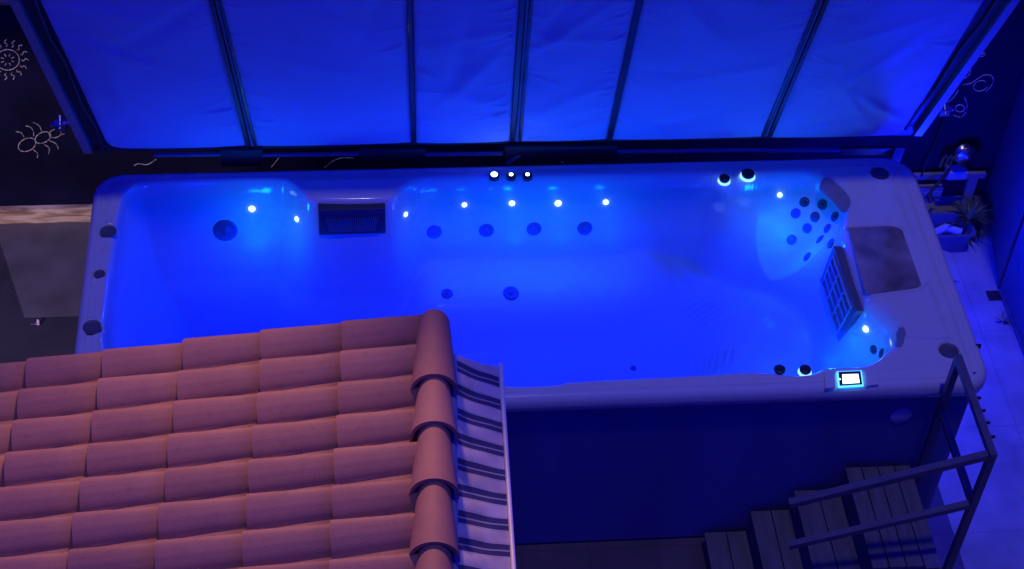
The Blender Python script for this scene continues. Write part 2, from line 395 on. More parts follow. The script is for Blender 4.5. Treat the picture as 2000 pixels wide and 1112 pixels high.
def blur(A, n):
    for _ in range(3):
        for ax in (0, 1):
            c = np.cumsum(np.concatenate([np.repeat(A.take([0], ax), n+1, ax), A, np.repeat(A.take([-1], ax), n, ax)], ax), ax)
            L_ = A.shape[ax]; A = (c.take(range(2*n+1, 2*n+1+L_), ax)-c.take(range(0, L_), ax))/(2*n+1)
    return A
grv = .012*np.sin((GX*.55-GY)*2*math.pi/.05)*np.clip(lo*1.6-.3, 0, 1)
def groove(pts, z, w, d):
    q = [WL(x, y, z) for x, y in pts]; dm = np.full(GX.shape, 9.)
    for i in range(len(q)-1):
        (ax, ay), (bx, by) = q[i], q[i+1]; tt = np.clip(((GX-ax)*(bx-ax)+(GY-ay)*(by-ay))/((bx-ax)**2+(by-ay)**2), 0, 1)
        dm = np.minimum(dm, np.hypot(GX-ax-(bx-ax)*tt, GY-ay-(by-ay)*tt))
    return d*np.exp(-(dm/w)**2)
Dp = blur(Dp, 7)+grv
Dp += groove(((835, 469), (1000, 468), (1110, 467), (1135, 475), (1160, 493), (1180, 503), (1205, 505), (1240, 498), (1280, 498), (1312, 503)), ZW-.55, .018, .03)
Dp -= groove(((1345, 520), (1325, 490), (1330, 455), (1350, 430), (1380, 412)), ZW-.5, .05, .035)
Dp += groove(((1432, 533), (1455, 521), (1480, 520), (1500, 531), (1530, 537), (1570, 533)), ZW-.6, .022, .035)
Dp -= groove(((1500, 500), (1520, 485), (1545, 482), (1575, 488)), ZW-.55, .03, .03)
for k_ in range(6): Dp += groove(((1358+k_*13, 712), (1364+k_*13, 690)), ZW-.6, .012, .02)
k = .07; h_ = np.clip(.5+.5*(Dp-wall)/k, 0, 1); dep = wall*h_+Dp*(1-h_)-k*h_*(1-h_)
z_in = ZW-dep
# rim: rounded lip up from the waterline, then the gently moulded deck
inner_band = .05-.018*(1-ss(GX, 1.2, 1.5))*ss(GY, 1.5, 1.8)
# wider sloping shoulder behind the pillows and the front right seat
sh = np.clip(blob(1655, 385, 1.5, .16)*1.4, 0, 1)*0+np.clip(blob(1745, 640, 1.5, .20)*1.5, 0, 1)
wid = inner_band+.10*sh+.045*np.clip(blob(1662, 530, 1.5, .28, .6)*1.5, 0, 1)
u = np.clip(sd/wid, 0, 1)
z_out = ZW+.004+(H-ZW-.004)*np.clip(1-(1-u)**3.0, 0, 1)**.7
z_out += .010*ss(-so, .09, .13)*ss(sd, .0, .08)*(1-ss(GX, 4.2, 4.4)*0)
z_out += .012*np.exp(-((GX-5.28)/.03)**2)*ss(GY, .3, .45)*(1-ss(GY, 1.6, 1.75))    # raised bead by the right end
# filter housing panel let into the back lobe
pa = [WL(*q, H) for q in ((598, 362), (775, 360), (757, 398), (612, 402))]
sp = sdf(pa, GX, GY); z_out -= .012*(1-ss(sp, -.03, .035))
# recess for the smoked lid
lidp = [WL(*q, H) for q in ((1651, 445), (1728, 441), (1743, 441.5), (1756, 445), (1767, 451), (1775, 459), (1781, 470), (1806, 532), (1810, 545), (1809, 555), (1803, 562), (1794, 566), (1780, 568.5), (1698, 579), (1690, 576), (1685, 570))]
sl = sdf(lidp, GX, GY); z_out -= .016*(1-ss(sl, -.004, .014))
# sockets let into the rim
SOCK = [(212, 454, .052), (195, 537, .033), (180, 641, .055), (1718, 341, .058), (1853, 687, .058)]
for px_, py_, r_ in SOCK:
    p = at_z(px_, py_, H); d = np.hypot(GX-p.x, GY-p.y)
    z_out += .008*np.exp(-((d-r_*1.35)/(r_*.28))**2) - .02*(1-ss(d, r_*.95, r_*1.15))
# moulded wave from the front right socket towards the seat
wv = [WL(*q, H) for q in ((1770, 664), (1790, 667), (1815, 669), (1845, 668))]
dw = np.full(GX.shape, 9.)
for i in range(3):
    (ax, ay), (bx, by) = wv[i], wv[i+1]; tt = np.clip(((GX-ax)*(bx-ax)+(GY-ay)*(by-ay))/((bx-ax)**2+(by-ay)**2), 0, 1)
    dw = np.minimum(dw, np.hypot(GX-ax-(bx-ax)*tt, GY-ay-(by-ay)*tt))
z_out += .009*np.exp(-(dw/.022)**2)
Z = np.where(sd < 0, z_in, z_out)
nx, ny = GX.shape
idx = np.arange(nx*ny).reshape(nx, ny)
Fq = np.stack([idx[:-1, :-1], idx[1:, :-1], idx[1:, 1:], idx[:-1, 1:]], -1).reshape(-1, 4)
keep = (so < -.058).ravel()
Fq = Fq[keep[Fq].all(1)]
Vv = np.stack([GX, GY, Z], -1).reshape(-1, 3)
used = np.unique(Fq); rem = np.full(nx*ny, -1); rem[used] = np.arange(len(used))
np_mesh('shell', Vv[used], rem[Fq], M_shell, spa)
def hgt(x, y):
    i = (x-xs[0])/G; j = (y-ys[0])/G
    if not (0 <= i < nx-1 and 0 <= j < ny-1): return -9
    a, b = int(i), int(j); u_, v_ = i-a, j-b
    return Z[a, b]*(1-u_)*(1-v_)+Z[a+1, b]*u_*(1-v_)+Z[a, b+1]*(1-u_)*v_+Z[a+1, b+1]*u_*v_
def hit(px, py):
    d = ray(px, py); s = (1.62-CP[2])/d[2]
    while True:
        p = CP+d*s
        if p[2] < hgt(p[0], p[1]) or p[2] < 0: break
        s += .003
    e = .025
    nrm = Vector((hgt(p[0]-e, p[1])-hgt(p[0]+e, p[1]), hgt(p[0], p[1]-e)-hgt(p[0], p[1]+e), 2*e)).normalized()
    return Vector(p), nrm

# cabinet under the rim
cab = rrect(-.05); cb = MB(); nn = len(cab)
cb.add([(x, y, .03) for x, y in cab]+[(x, y, H-DL-.002) for x, y in cab], [(i, (i+1) % nn, (i+1) % nn+nn, i+nn) for i in range(nn)], False)
cb.build('cabinet', M_cab, spa)
c2 = rrect(-.08); MB().add([(x, y, 0) for x, y in c2]+[(x, y, .032) for x, y in c2], [(i, (i+1) % nn, (i+1) % nn+nn, i+nn) for i in range(nn)]).build('plinth', M_dark, spa)
p = at_y(1760, 811, .048)
MB().lathe([(.062, 0), (.062, .006), (.056, .009), (.0, .009)], (p.x, .048, p.z), (0, -1, 0), sx=1.15).build('cabinet_badge', mat('badge', (.62, .52, .55), .5), spa)

# water
Ow = sdf
def offs(P, d):
    o = []
    for i in range(len(P)):
        a = Vector(P[i-1]); b = Vector(P[(i+1) % len(P)]); tn = (b-a).normalized(); o.append((P[i][0]+tn.y*d, P[i][1]-tn.x*d))
    return o
area = sum(O[i][0]*O[(i+1) % len(O)][1]-O[(i+1) % len(O)][0]*O[i][1] for i in range(len(O)))
Oo = offs(O, .012 if area > 0 else -.012)
ko = len(Oo); wtop = [(x, y, ZW) for x, y in Oo]; wbot = [(x, y, .25) for x, y in Oo]
order = list(range(ko)) if area > 0 else list(range(ko))[::-1]
wt = MB().add(wtop+wbot, [tuple(order), tuple(i+ko for i in order[::-1])]+[(i, i+ko, (i+1) % ko+ko, (i+1) % ko) for i in range(ko)], False).build('water', M_water); tag(wt, kind='structure')

# jets, lights, fittings
def jet(px, py, r, parent=spa):
    p, nr = hit(px, py); p = p-nr*.004
    o = MB().lathe([(r*1.02, -.01), (r*1.05, .006), (r*.97, .012), (r*.8, .013), (r*.7, .009), (r*.3, .008), (r*.26, .013), (0, .014)], p, nr).build('jet', M_jet, parent)
    return o
for q in ((440, 450, .078), (848, 453, .05), (950, 450, .05), (1043, 447, .05), (1142, 446, .05), (873, 574, .038), (998, 573, .052), (1237, 720, .02)): jet(*q)
for q in ((1571, 395), (1606, 400), (1554, 417), (1592, 424), (1631, 424), (1577, 446), (1617, 447), (1546, 468), (1602, 468), (1623, 476), (1577, 502)): jet(*q, .034)
for q in ((1707, 683), (1722, 690)): jet(*q, .03)
def point(name, loc, power, rad, col):
    l = bpy.data.lights.new(name, 'POINT'); l.energy = power; l.shadow_soft_size = rad; l.color = col
    o = bpy.data.objects.new(name, l); C.objects.link(o); o.location = loc; return o
BLUE = (.001, .006, 1.0)
CYAN = (.003, .34, 1.0)
LP = 23.5
LEDS = [(492, 408, 1), (580, 428, 1), (792, 419, 1), (907, 400, 1), (1000, 397, 1.1), (1090, 397, 1.2), (1183, 395, 1), (1523, 381, 2.6), (1691, 643, 1.4)]
def led_part(p, nr, k, r=.016, halo=1):
    o = MB().lathe([(r*1.1, -.004), (r, .006), (r*.6, .011), (0, .013)], p, nr, 16).build('spa_light', M_led, spa)
    nh = Vector((nr.x, nr.y, 0)).normalized(); q = p+nh*.30; q.z = ZW-.15; L_ = point('spa_lamp', q, LP*.045*halo, .03, CYAN)
    L_.parent = spa; L_.matrix_parent_inverse = Matrix.Translation(-world_loc(spa))
    l = bpy.data.lights.new('spa_beam', 'SPOT'); l.energy = LP*k*1.5; l.shadow_soft_size = .03; l.color = BLUE; l.spot_size = R(150); l.spot_blend = .8
    o = bpy.data.objects.new('spa_beam', l); C.objects.link(o); o.location = p+nh*.09
    dn = Vector((nr.x, nr.y, 0)).normalized()+Vector((0, 0, -.40)); o.rotation_euler = (-dn).to_track_quat('Z', 'Y').to_euler()
    o.parent = spa; o.matrix_parent_inverse = Matrix.Translation(-world_loc(spa))
HAL = (.9, 1.9, .5, .5, 1.5, 1.3, 1.0, 2.2, 2.2); RAD = (.019, .015, .014, .015, .017, .020, .016, .014, .018)
for (x, y, k), h_l, r_l in zip(LEDS, HAL, RAD):
    p, nr = hit(x, y); led_part(p, nr, k, r_l, h_l)
# the matching lights on the near wall and ends, hidden from here by the rim
def near_led(x, y):
    e = .03; z = hgt(x, y)
    nr = Vector((hgt(x-e, y)-hgt(x+e, y), hgt(x, y-e)-hgt(x, y+e), 2*e)).normalized()
    led_part(Vector((x, y, z)), nr, .75 if x < 4 else 1.5, halo=.35 if x < 1 else .12 if x < 4 else 1.0)
for x in (.6, 1.2, 1.9, 2.7, 3.5, 4.2): near_led(x, .345 if x < 3 else .42)
near_led(4.7, .47)

# outside lights under the rim on the right end
for y_, z_ in ((.5, 1.22), (1.2, 1.22), (1.98, .8)):
    o = MB().lathe([(.035, 0), (.033, .01), (.02, .016), (0, .016)], (LEN-.05, y_, z_), (1, 0, 0), 16).build('cabinet_light', M_led, spa)
    L_ = point('cabinet_lamp', (LEN+(.3 if y_ > 1.5 else .12), y_, z_), 80 if y_ > 1.5 else 36, .04, BLUE); L_.parent = spa; L_.matrix_parent_inverse = Matrix.Translation(-world_loc(spa))

# rim fittings
for i, (px_, py_, r_) in enumerate(SOCK):
    p = at_z(px_, py_, H); p.z = H+.009
    MB().lathe([(r_*1.0, -.004), (r_*.98, .004), (r_*.9, .006), (r_*.84, 0), (r_*.5, .002), (0, .004)], p, (0, 0, 1)).build('cup_holder' if r_ > .04 else 'drain_cap', M_sock, spa)
for px_, lit in ((965, 1), (998, 1), (1030, 1)):
    p = at_z(px_, 346, H+.01)
    o = MB().lathe([(.034, -.012), (.034, .012), (.03, .02), (.018, .022), (0, .022)], p, (0, 0, 1)).build('air_valve', M_dark, spa)
    k_ = 1.7 if px_ == 965 else 1
    MB().lathe([(.013*k_, 0), (.013*k_, .004), (0, .007)], p+Vector((0, 0, .022)), (0, 0, 1), 14).build('valve_light', M_led, o)
p = at_z(965, 346, H+.06); o = point('valve_lamp', p, .35, .02, BLUE); o.parent = spa; o.matrix_parent_inverse = Matrix.Translation(-world_loc(spa))
for px_, py_, r_ in ((1415, 349, .036), (1461, 340, .044), (1523, 722, .042), (1573, 722, .042)):
    if py_ > 600: r_ *= .85
    p = at_z(px_, py_, H+(.03 if py_ < 600 else .004))
    kh = .55 if py_ < 600 else .4
    o = MB().lathe([(r_*.8, -.02), (r_, -.006), (r_, .016*kh), (r_*.9, .024*kh), (r_*.3, .026*kh), (0, .026*kh)], p, (0, 0, 1)).build('diverter_knob', M_dark, spa)
    if px_ != 1523: MB().lathe([(r_*1.12, 0), (r_*1.2, .004), (r_*1.16, .012), (r_*.82, .014), (r_*.8, .012)], p-Vector((0, 0, .03)), (0, 0, 1)).build('glow_ring', M_ring, o)

# control panel on the front rim
cpn = [at_z(*q, H+.012) for q in ((1634, 728), (1682, 726), (1686, 755), (1637, 758))]
ct = MB().prism(cpn, (0, 0, 1), .01).build('control_panel', M_bezel, spa)
def inset(P, k, z):
    c = sum(P, Vector())/len(P); return [c+(p-c)*k+Vector((0, 0, z)) for p in P]
MB().prism(inset(cpn, .9, .0105), (0, 0, 1), .003).build('panel_face', M_dark, ct)
scp = [at_z(*q, H+.026) for q in ((1645, 732), (1676, 731), (1679, 748), (1646, 750))]
MB().prism(scp, (0, 0, 1), .002).build('screen', M_screen, ct)
b0 = at_z(1640, 741, H+.026); MB().lathe([(.006, 0), (.005, .003), (0, .003)], b0, (0, 0, 1), 12).build('button', M_screen, ct)
for q in (((1610, 727), (1630, 727), (1631, 758), (1612, 760)), ((1690, 724), (1714, 726), (1716, 752), (1692, 755))):
    MB().prism([at_z(*k_, H+.0125) for k_ in q], (0, 0, 1), .006).build('panel_wing', M_shell, spa)
lp = sum(cpn, Vector())/4; o = point('panel_lamp', lp+Vector((0, 0, .06)), .06, .03, (.03, .3, 1)); o.parent = spa; o.matrix_parent_inverse = Matrix.Translation(-world_loc(spa))

# filter weir under the back lobe
yf = at_z(690, 415, ZW).y-.02
f0 = at_y(621, 410, yf-.03); f1 = at_y(753, 408, yf-.03)
fx0, fx1 = f0.x, f1.x
zw1 = min(f0.z, f1.z, H-.004); wz0 = at_y(690, 458, yf-.03).z
wr = MB(); wr.box((fx0, yf-.03, wz0), (fx1, yf+.09, zw1)); wq = wr.build('filter_weir', M_jet, spa, bevel=.008)
zt = zw1-.075; zb = wz0+.03; wd = fx1-fx0
gr = MB()
for s_ in range(24):
    f = (s_+.5)/24; xt = fx0+wd*(.09+.82*f); xb = fx0+wd*(.16+.68*f)
    gr.bar((xt, yf-.034, zt), (xb, yf-.034, zb), .005, .008, (0, 1, 0))
gr.build('weir_slats', mat('slat_blue', (.2, .2, .24), .4), wq)
fr_ = MB(); c4 = [(fx0+wd*.07, zt), (fx0+wd*.93, zt), (fx0+wd*.85, zb-.01), (fx0+wd*.15, zb-.01)]
for i in (1, 2, 3): a_, b_ = c4[i], c4[(i+1) % 4]; fr_.bar((a_[0], yf-.035, a_[1]), (b_[0], yf-.035, b_[1]), .010, .010, (0, 1, 0))
fr_.build('weir_frame', M_jet, wq)

# turbine grille at the right end
TL = at_z(1630, 480, 1.455); TR = at_z(1675, 607, 1.455)
dl = (TR-TL); nrm = Vector((-dl.y, dl.x, 0)).normalized()
if nrm.x > 0: nrm = -nrm
nrm = (nrm+Vector((0, 0, .10))).normalized()
BL = at_p(1604, 548, TL, nrm); BR = at_p(1640, 669, TL, nrm)
q4 = [TL, TR, BR, BL]
gp = MB().prism([v-nrm*.05 for v in q4], nrm, .06).build('turbine_grille', mat('grille_frame', (.12, .12, .15), .4), spa, bevel=.006)
def quad(u_, v_, o=.012):
    return TL*(1-u_)*(1-v_)+TR*u_*(1-v_)+BR*u_*v_+BL*(1-u_)*v_+nrm*o
sl_ = MB()
for v0 in (.30, .50, .72, .92): sl_.bar(quad(.10, v0), quad(.90, v0), .012, .012, nrm)
for u_ in (.10, .37, .63, .90): sl_.bar(quad(u_, .12), quad(u_, .92), .012, .012, nrm)
sl_.bar(quad(.1, .12), quad(.9, .12), .014, .014, nrm)
sl_.build('grille_bars', mat('grille_bars', (.42, .42, .46), .35), gp)

# smoked lid
cc = [at_z(*q, H-.008) for q in ((1655, 447), (1728, 443.5), (1742, 444), (1754, 447), (1764, 453), (1772, 461), (1778, 472), (1803, 534), (1806, 545), (1805, 553), (1800, 559), (1792, 563), (1780, 565.5), (1698, 576), (1692, 574), (1688, 569))]
MB().prism(cc, (0, 0, 1), .008).build('equipment_lid', M_lid, spa)
# pillows
def pillow(pts, th):
    vs = [Vector(p) for p in pts]; c = sum(vs, Vector())/len(vs)
    n_ = (vs[1]-vs[0]).cross(vs[2]-vs[0]).normalized()
    if n_.z < 0: n_ = -n_
    rings = []
    for k_, o in ((1.0, -.02), (1.0, th*.4), (.93, th*.8), (.78, th), (.4, th*1.08)): rings.append([c+(v-c)*k_+n_*o for v in vs])
    m_ = MB(); k_ = len(vs); m_.add([v for r_ in rings for v in r_], [(i*k_+j, i*k_+(j+1) % k_, (i+1)*k_+(j+1) % k_, (i+1)*k_+j) for i in range(4) for j in range(k_)]+[tuple(range(4*k_, 5*k_))], True)
    return m_
pillow([at_z(x, y, z-.004) for x, y, z in ((1606, 362, 1.51), (1609, 353, 1.53), (1617, 346, H), (1627, 346, H), (1640, 352, H), (1654, 363, H), (1665, 374, H), (1670, 382, H), (1669, 389, H), (1661, 402, 1.52), (1653, 413, 1.50), (1648, 415, 1.49), (1638, 403, 1.485), (1622, 387, 1.485), (1608, 376, 1.485), (1604, 370, 1.495))], .012).build('headrest', M_pillow, spa)
pillow([at_z(x, y, z) for x, y, z in ((1757, 640, H), (1765, 641, H), (1769, 650, H), (1768, 662, H), (1763, 677, H), (1755, 689, H), (1746, 696, 1.52), (1739, 697, 1.50), (1739, 690, 1.485), (1744, 676, 1.485), (1748, 664, 1.49), (1750, 650, 1.51))], .012).build('headrest', M_pillow, spa)
for q in ((1910, 676), (1905, 731)):
    p = at_z(*q, H-.01); MB().box((p.x-.018, p.y-.006, p.z-.02), (p.x+.018, p.y+.006, p.z+.012)).build('rim_clip', M_dark, spa)

# ------------------------------------------------------------------ raised cover
cov = thing('spa_cover', 'raised spa cover leaning over the tub, pale wrinkled underside and black border', 'spa cover', (LEN/2, 2.1, 1.68))
TILT = R(19); CB = np.array([0, 2.1, 1.72]); CN = np.array([0, -math.cos(TILT), -math.sin(TILT)])
SU = Vector((0, -math.sin(TILT), math.cos(TILT))); NV = Vector(CN)
def cs(px, py):
    p = at_p(px, py, CB, CN); d = p-Vector(CB); return p.x, d.dot(SU)
def cp(x, s, o=0): return Vector((x, CB[1], CB[2]))+SU*s+NV*o
TOP = 2.05
sxL = cs(165, 290)[0]; sxR = cs(1787, 278)[0]
xl0 = sxL; xl1 = cs(22, 0); xl1 = sxL+(xl1[0]-sxL)/xl1[1]*TOP
xr1 = cs(1985, 0); xr1 = sxR+(xr1[0]-sxR)/xr1[1]*TOP
bkp = [cp(xl0, -.06, -.07), cp(sxR, -.06, -.07), cp(xr1, TOP, -.07), cp(xl1, TOP, -.07)]
MB().prism(bkp, NV, .045).build('cover_back', M_hide, cov)
def rail(x0, x1, w, inn):
    m_ = MB(); a_ = cp(x0, -.02, .0); b_ = cp(x1, TOP, .0); m_.bar(a_, b_, w, .05, NV); return m_
rail(xl0+.02, xl1+.02, .055, 1).build('side_rail', M_alu, cov)
rail(sxR-.02, xr1-.02, .055, 1).build('side_rail', M_alu, cov)
# dark vinyl border strips beside the rails
def strip(P, o, th, name, mt): return MB().prism([cp(x, s, o) for x, s in P], NV, th).build(name, mt, cov)
eL = [(xl0+.06, .0), (xl0+.22, .0), (xl1+.26, TOP), (xl1+.06, TOP)]; strip(eL, -.035, .022, 'side_border', M_hide)
eR = [(sxR-.20, .0), (sxR-.06, .0), (xr1-.06, TOP), (xr1-.22, TOP)]; strip(eR, -.035, .022, 'side_border', M_hide)
# folds in the border
for x0, x1, sg in ((xl0, xl1, 1), (sxR, xr1, -1)):
    MB().tube([cp(x0+sg*(.10+.03*math.sin(k)), TOP*k/8, .004) if 0 else cp(x0+(x1-x0)*k/8+sg*(.12+.012*math.sin(2.1*k)), .04+(TOP-.04)*k/8, .004) for k in range(9)], .012, 6).build('border_seam', M_hide, cov)
# sagging underside panels
bot = [(207, 288), (484, 282), (808, 280), (1000, 276), (1189, 273), (1502, 268), (1770, 262)]
top_ = [(72, 0), (414, 0), (800, 0), (1021, 0), (1250, 0), (1614, 0), (1928, 0)]
edges = []
for b_, t_ in zip(bot, top_):
    xb, sb = cs(*b_); xt, st_ = cs(*t_); edges.append((xb, (xt-xb)/(st_-sb)))
sbot = [cs(345, 288)[1], cs(650, 282)[1], cs(900, 278)[1], cs(1095, 274)[1], cs(1340, 270)[1], cs(1640, 266)[1]]
for i in range(6):
    (xa, ka), (xb, kb) = edges[i], edges[i+1]
    nu, nv = 70, 130; s0 = sbot[i]; gap = .018
    uu_, vv_ = np.meshgrid(np.linspace(0, 1, nu), np.linspace(0, 1, nv), indexing='ij')
    s_ = s0+vv_*(TOP-.1-s0)
    ca = np.where(vv_ < .06, (1-np.sqrt(np.clip(1-(1-vv_/.06)**2, 0, 1))), 0)*.07
    lft = xa+ka*s_+gap+(ca if i == 0 else 0); rgt = xb+kb*s_-gap-(ca*.7 if i == 5 else 0)
    X_ = lft+(rgt-lft)*uu_
    o_ = .028*np.sin(np.pi*uu_)**.5*np.clip(np.sin(np.pi*np.clip(vv_*1.0+.02, 0, 1)), 0, 1)**.35
    # gathered wrinkles running in from the ribs, broad folds in the middle
    wr_ = np.zeros_like(X_)
    for k_ in range(64):
        side = RNG.random() < .5; v0 = RNG.random()*.95; ang = RNG.uniform(-.35, .35)+(.25 if side else -.25); ln = RNG.uniform(.06, .26); w_ = RNG.uniform(.005, .012)
        du = (X_-lft) if side else (rgt-X_)
        dv = (s_-(s0+v0*(TOP-s0)))-ang*du*(1 if side else -1)*(-1)
        wr_ += RNG.uniform(.3, 1)*.011*np.exp(-(dv/w_)**2)*np.exp(-(du/ln)**2)*ss(du, 0, .03)
    for k_ in range(8):
        cx = RNG.uniform(.1, .9)*(rgt-lft).mean()+lft.mean(); c_s = RNG.uniform(.1, 1.7); an = RNG.uniform(0, 3.14); a1, a2 = math.cos(an), math.sin(an)
        p1 = (X_-cx)*a1+(s_-c_s)*a2; p2 = -(X_-cx)*a2+(s_-c_s)*a1
        wr_ += RNG.uniform(-1, 1)*.02*np.exp(-(p1/.40)**2-(p2/RNG.uniform(.04, .09))**2)
    if i == 5:     # the big loose crumple at the right end
        for px_, py_, l_, w_, an, am in ((1690, 130, .35, .05, 1.0, .03), (1720, 205, .22, .035, -.7, .03), (1650, 230, .3, .05, .4, -.025), (1760, 120, .4, .09, 1.1, -.03)):
            x0, c0 = cs(px_, py_); a1, a2 = math.cos(an), math.sin(an); p1 = (X_-x0)*a1+(s_-c0)*a2; p2 = -(X_-x0)*a2+(s_-c0)*a1
            wr_ += am*np.exp(-(p1/l_)**2-(p2/w_)**2)
    edge = ss(uu_, 0, .05)*(1-ss(uu_, .95, 1))*ss(vv_, 0, .04)
    o_ = np.maximum(-.004+o_+wr_*edge, -.0035)
    base = np.array([0, CB[1], CB[2]])
    P_ = np.stack([X_, base[1]+SU.y*s_+CN[1]*o_, base[2]+SU.z*s_+CN[2]*o_], -1).reshape(-1, 3)
    id_ = np.arange(nu*nv).reshape(nu, nv)
    F_ = np.stack([id_[:-1, :-1], id_[:-1, 1:], id_[1:, 1:], id_[1:, :-1]], -1).reshape(-1, 4)
    np_mesh('underside_panel', P_, F_, M_vinyl, cov)
# ribs between the panels
for i, (wl, dbl) in zip(range(1, 6), ((.024, 1), (.026, 0), (.026, 1), (.036, 0), (.024, 1))):
    xb, kb = edges[i]
    MB().bar(cp(xb, .0, .0), cp(xb+kb*TOP, TOP-.08, .0), wl*1.1, .03, NV).build('rib', M_dark, cov)
    if dbl:
        sg = -1 if i == 5 else 1
        MB().tube([cp(xb+sg*.030+kb*TOP*k_/6, .01+(TOP-.1)*k_/6, .006) for k_ in range(7)], .011, 8).build('piping', M_pipe, cov)
        MB().bar(cp(xb+sg*.052, .0, .008), cp(xb+sg*.052+kb*TOP, TOP-.08, .008), .016, .022, NV).build('rib', M_dark, cov)
# bottom border, hinge rail pieces and flaps
MB().prism([cp(xl0+.05, -.055, -.02), cp(sxR-.05, -.055, -.02), cp(sxR-.08, .06, -.02), cp(xl0+.12, .04, -.02)], NV, .016).build('bottom_border', M_hide, cov)
for (xa, xb, yy) in ((300, 505, 299), (512, 700, 299), (830, 982, 298), (1203, 1500, 293), (1500, 1640, 291)):
    a_ = cs(xa, yy); b_ = cs(xb, yy-(xb-xa)*.012)
    MB().bar(cp(a_[0], a_[1], .016), cp(b_[0], b_[1], .016), .022, .02, NV).build('hinge_rail', M_alu, cov)
for (xa, xb, ya, yb) in ((430, 514, 287, 318), (700, 832, 286, 306), (985, 1206, 280, 308), (1640, 1745, 283, 296)):
    P4 = [cs(xa, ya), cs(xb, ya-1), cs(xb-4, yb), cs(xa+3, yb)]
    MB().prism([cp(x, s, .012) for x, s in P4], NV, .02).build('hinge_flap', M_hide, cov, bevel=.004)
a_ = at_y(1757, 286, 2.14); MB().bar(a_, a_+Vector((-.02, .0, -.30)), .07, .04, (0, 1, 0)).build('lift_bracket', M_rail, cov)
a_ = at_y(1000, 290, 2.12); b_ = at_y(985, 318, 2.12); MB().bar(at_y(1035, 288, 2.13), at_y(990, 320, 2.13), .018, .018).build('lift_strut', M_alu, cov)
for q, sgn in (((118, 254), -1), ((1845, 224), 1)):
    x_, s_ = cs(*q); m_ = MB()
    b_ = cp(x_, s_, -.03)
    m_.box((b_.x-.035, b_.y-.03, b_.z-.025), (b_.x+.035, b_.y+.03, b_.z+.025))
    m_.tube([b_+Vector((-.05*sgn*-1, 0, .01)), b_+Vector((.06*sgn, 0, .02))], .02, 10)
    m_.tube([b_+Vector((.0, -.035, 0)), b_+Vector((0, .04, .05))], .013, 10)
    m_.tube([b_+Vector((-.02*sgn, 0, .02)), b_+Vector((-.10*sgn, .0, .03))], .012, 8)
    m_.build('strut_clamp', M_steel, cov)

# ------------------------------------------------------------------ steps with handrail
ZP = .762
st = thing('spa_steps', 'dark slatted timber steps with square steel handrail climbing to the spa front', 'steps', (4.6, -.4, 0))
XS = [at_y(x, y, -.01) for x, y in ((1375, 1042), (1465, 1000), (1550, 960), (1650, 915))]
YF = -.765; HX = at_y(1938, 888, YF).x; xe = HX-.045
for i, p in enumerate(XS):
    x0 = p.x; x1 = XS[i+1].x if i < 3 else xe; z = p.z
    m_ = MB(); npk = 2 if i < 3 else 4; ov = .02 if i < 3 else 0
    for k_ in range(npk):
        a_ = x0+(x1+ov-x0)*k_/npk+.003; b_ = x0+(x1+ov-x0)*(k_+1)/npk-.003
        m_.box((a_, YF, z-.026), (b_, -.005, z))
    m_.build('tread', M_deck, st, bevel=.003)
    MB().box((x0+.012, YF+.02, max(.0, z-.26)), (x0+.03, -.02, z-.028)).build('riser', M_deck, st)
    for yy in (YF+.03, -.05): MB().box((x0+.032, yy-.012, 0.0), (x1-.002+ov*0, yy+.012, z-.028)).build('stringer', M_deck, st)
pb = at_z(1858, 1096, ZP); pb.x = min(pb.x, 5.25)
pb = Vector((HX, YF+.0, ZP-.05))
def top_z(x, y, py):
    lo_, hi_ = .8, 2.6
    for _ in range(50):
        m_ = (lo_+hi_)/2
        if px_y((x, y, m_)) > py: lo_ = m_
        else: hi_ = m_
    return lo_
zt1 = top_z(HX, YF, 888)
pk = at_z(1880, 702, zt1)
Pf = Vector((HX, YF, zt1)); Pb = Vector((HX, min(pk.y, -.03), zt1))
T = .042
MB().bar((HX, YF, ZP-.12), (HX, YF, zt1-T/2), T, T).build('handrail_post', M_rail, st)
MB().bar((HX, Pb.y, ZP-.12), (HX, Pb.y, zt1-T/2), T, T).build('handrail_post', M_rail, st)
MB().bar(Pf+Vector((0, -T/2, 0)), Pb+Vector((0, T/2, 0)), T, T).build('top_rail', M_rail, st)
e1 = at_y(1542, 984, YF)
MB().bar(Pf+Vector((-T/2-.001, 0, -.002)), e1, T, T, (0, 0, 1)).build('stair_rail', M_rail, st)
zm = at_y(1898, 985, YF).z
m1 = at_y(1540, 1066, YF)
MB().bar((HX-T/2, YF, zm), m1, T*.9, T*.9).build('middle_rail', M_rail, st)
MB().bar((HX, YF+T/2, zm+.0), (HX, Pb.y-T/2, zm), T*.9, T*.9).build('middle_rail', M_rail, st)
bpl = MB().box((xe-.1, YF-.02, ZP+.001), (xe-.005, YF+.09, ZP+.012)).build('base_plate', M_rail, st)
for yy in (779, 804, 828, 855):
    d_ = at_x(1905+(yy-700)*.30, yy, HX); y_ = Pb.y+(Pf.y-Pb.y)*((yy-700)/(888-700))
    MB().bar((HX+T/2, y_, zt1+.0), (HX+T/2+.03, y_, zt1+.0), .012, .014).build('rail_hook', M_dark, st)

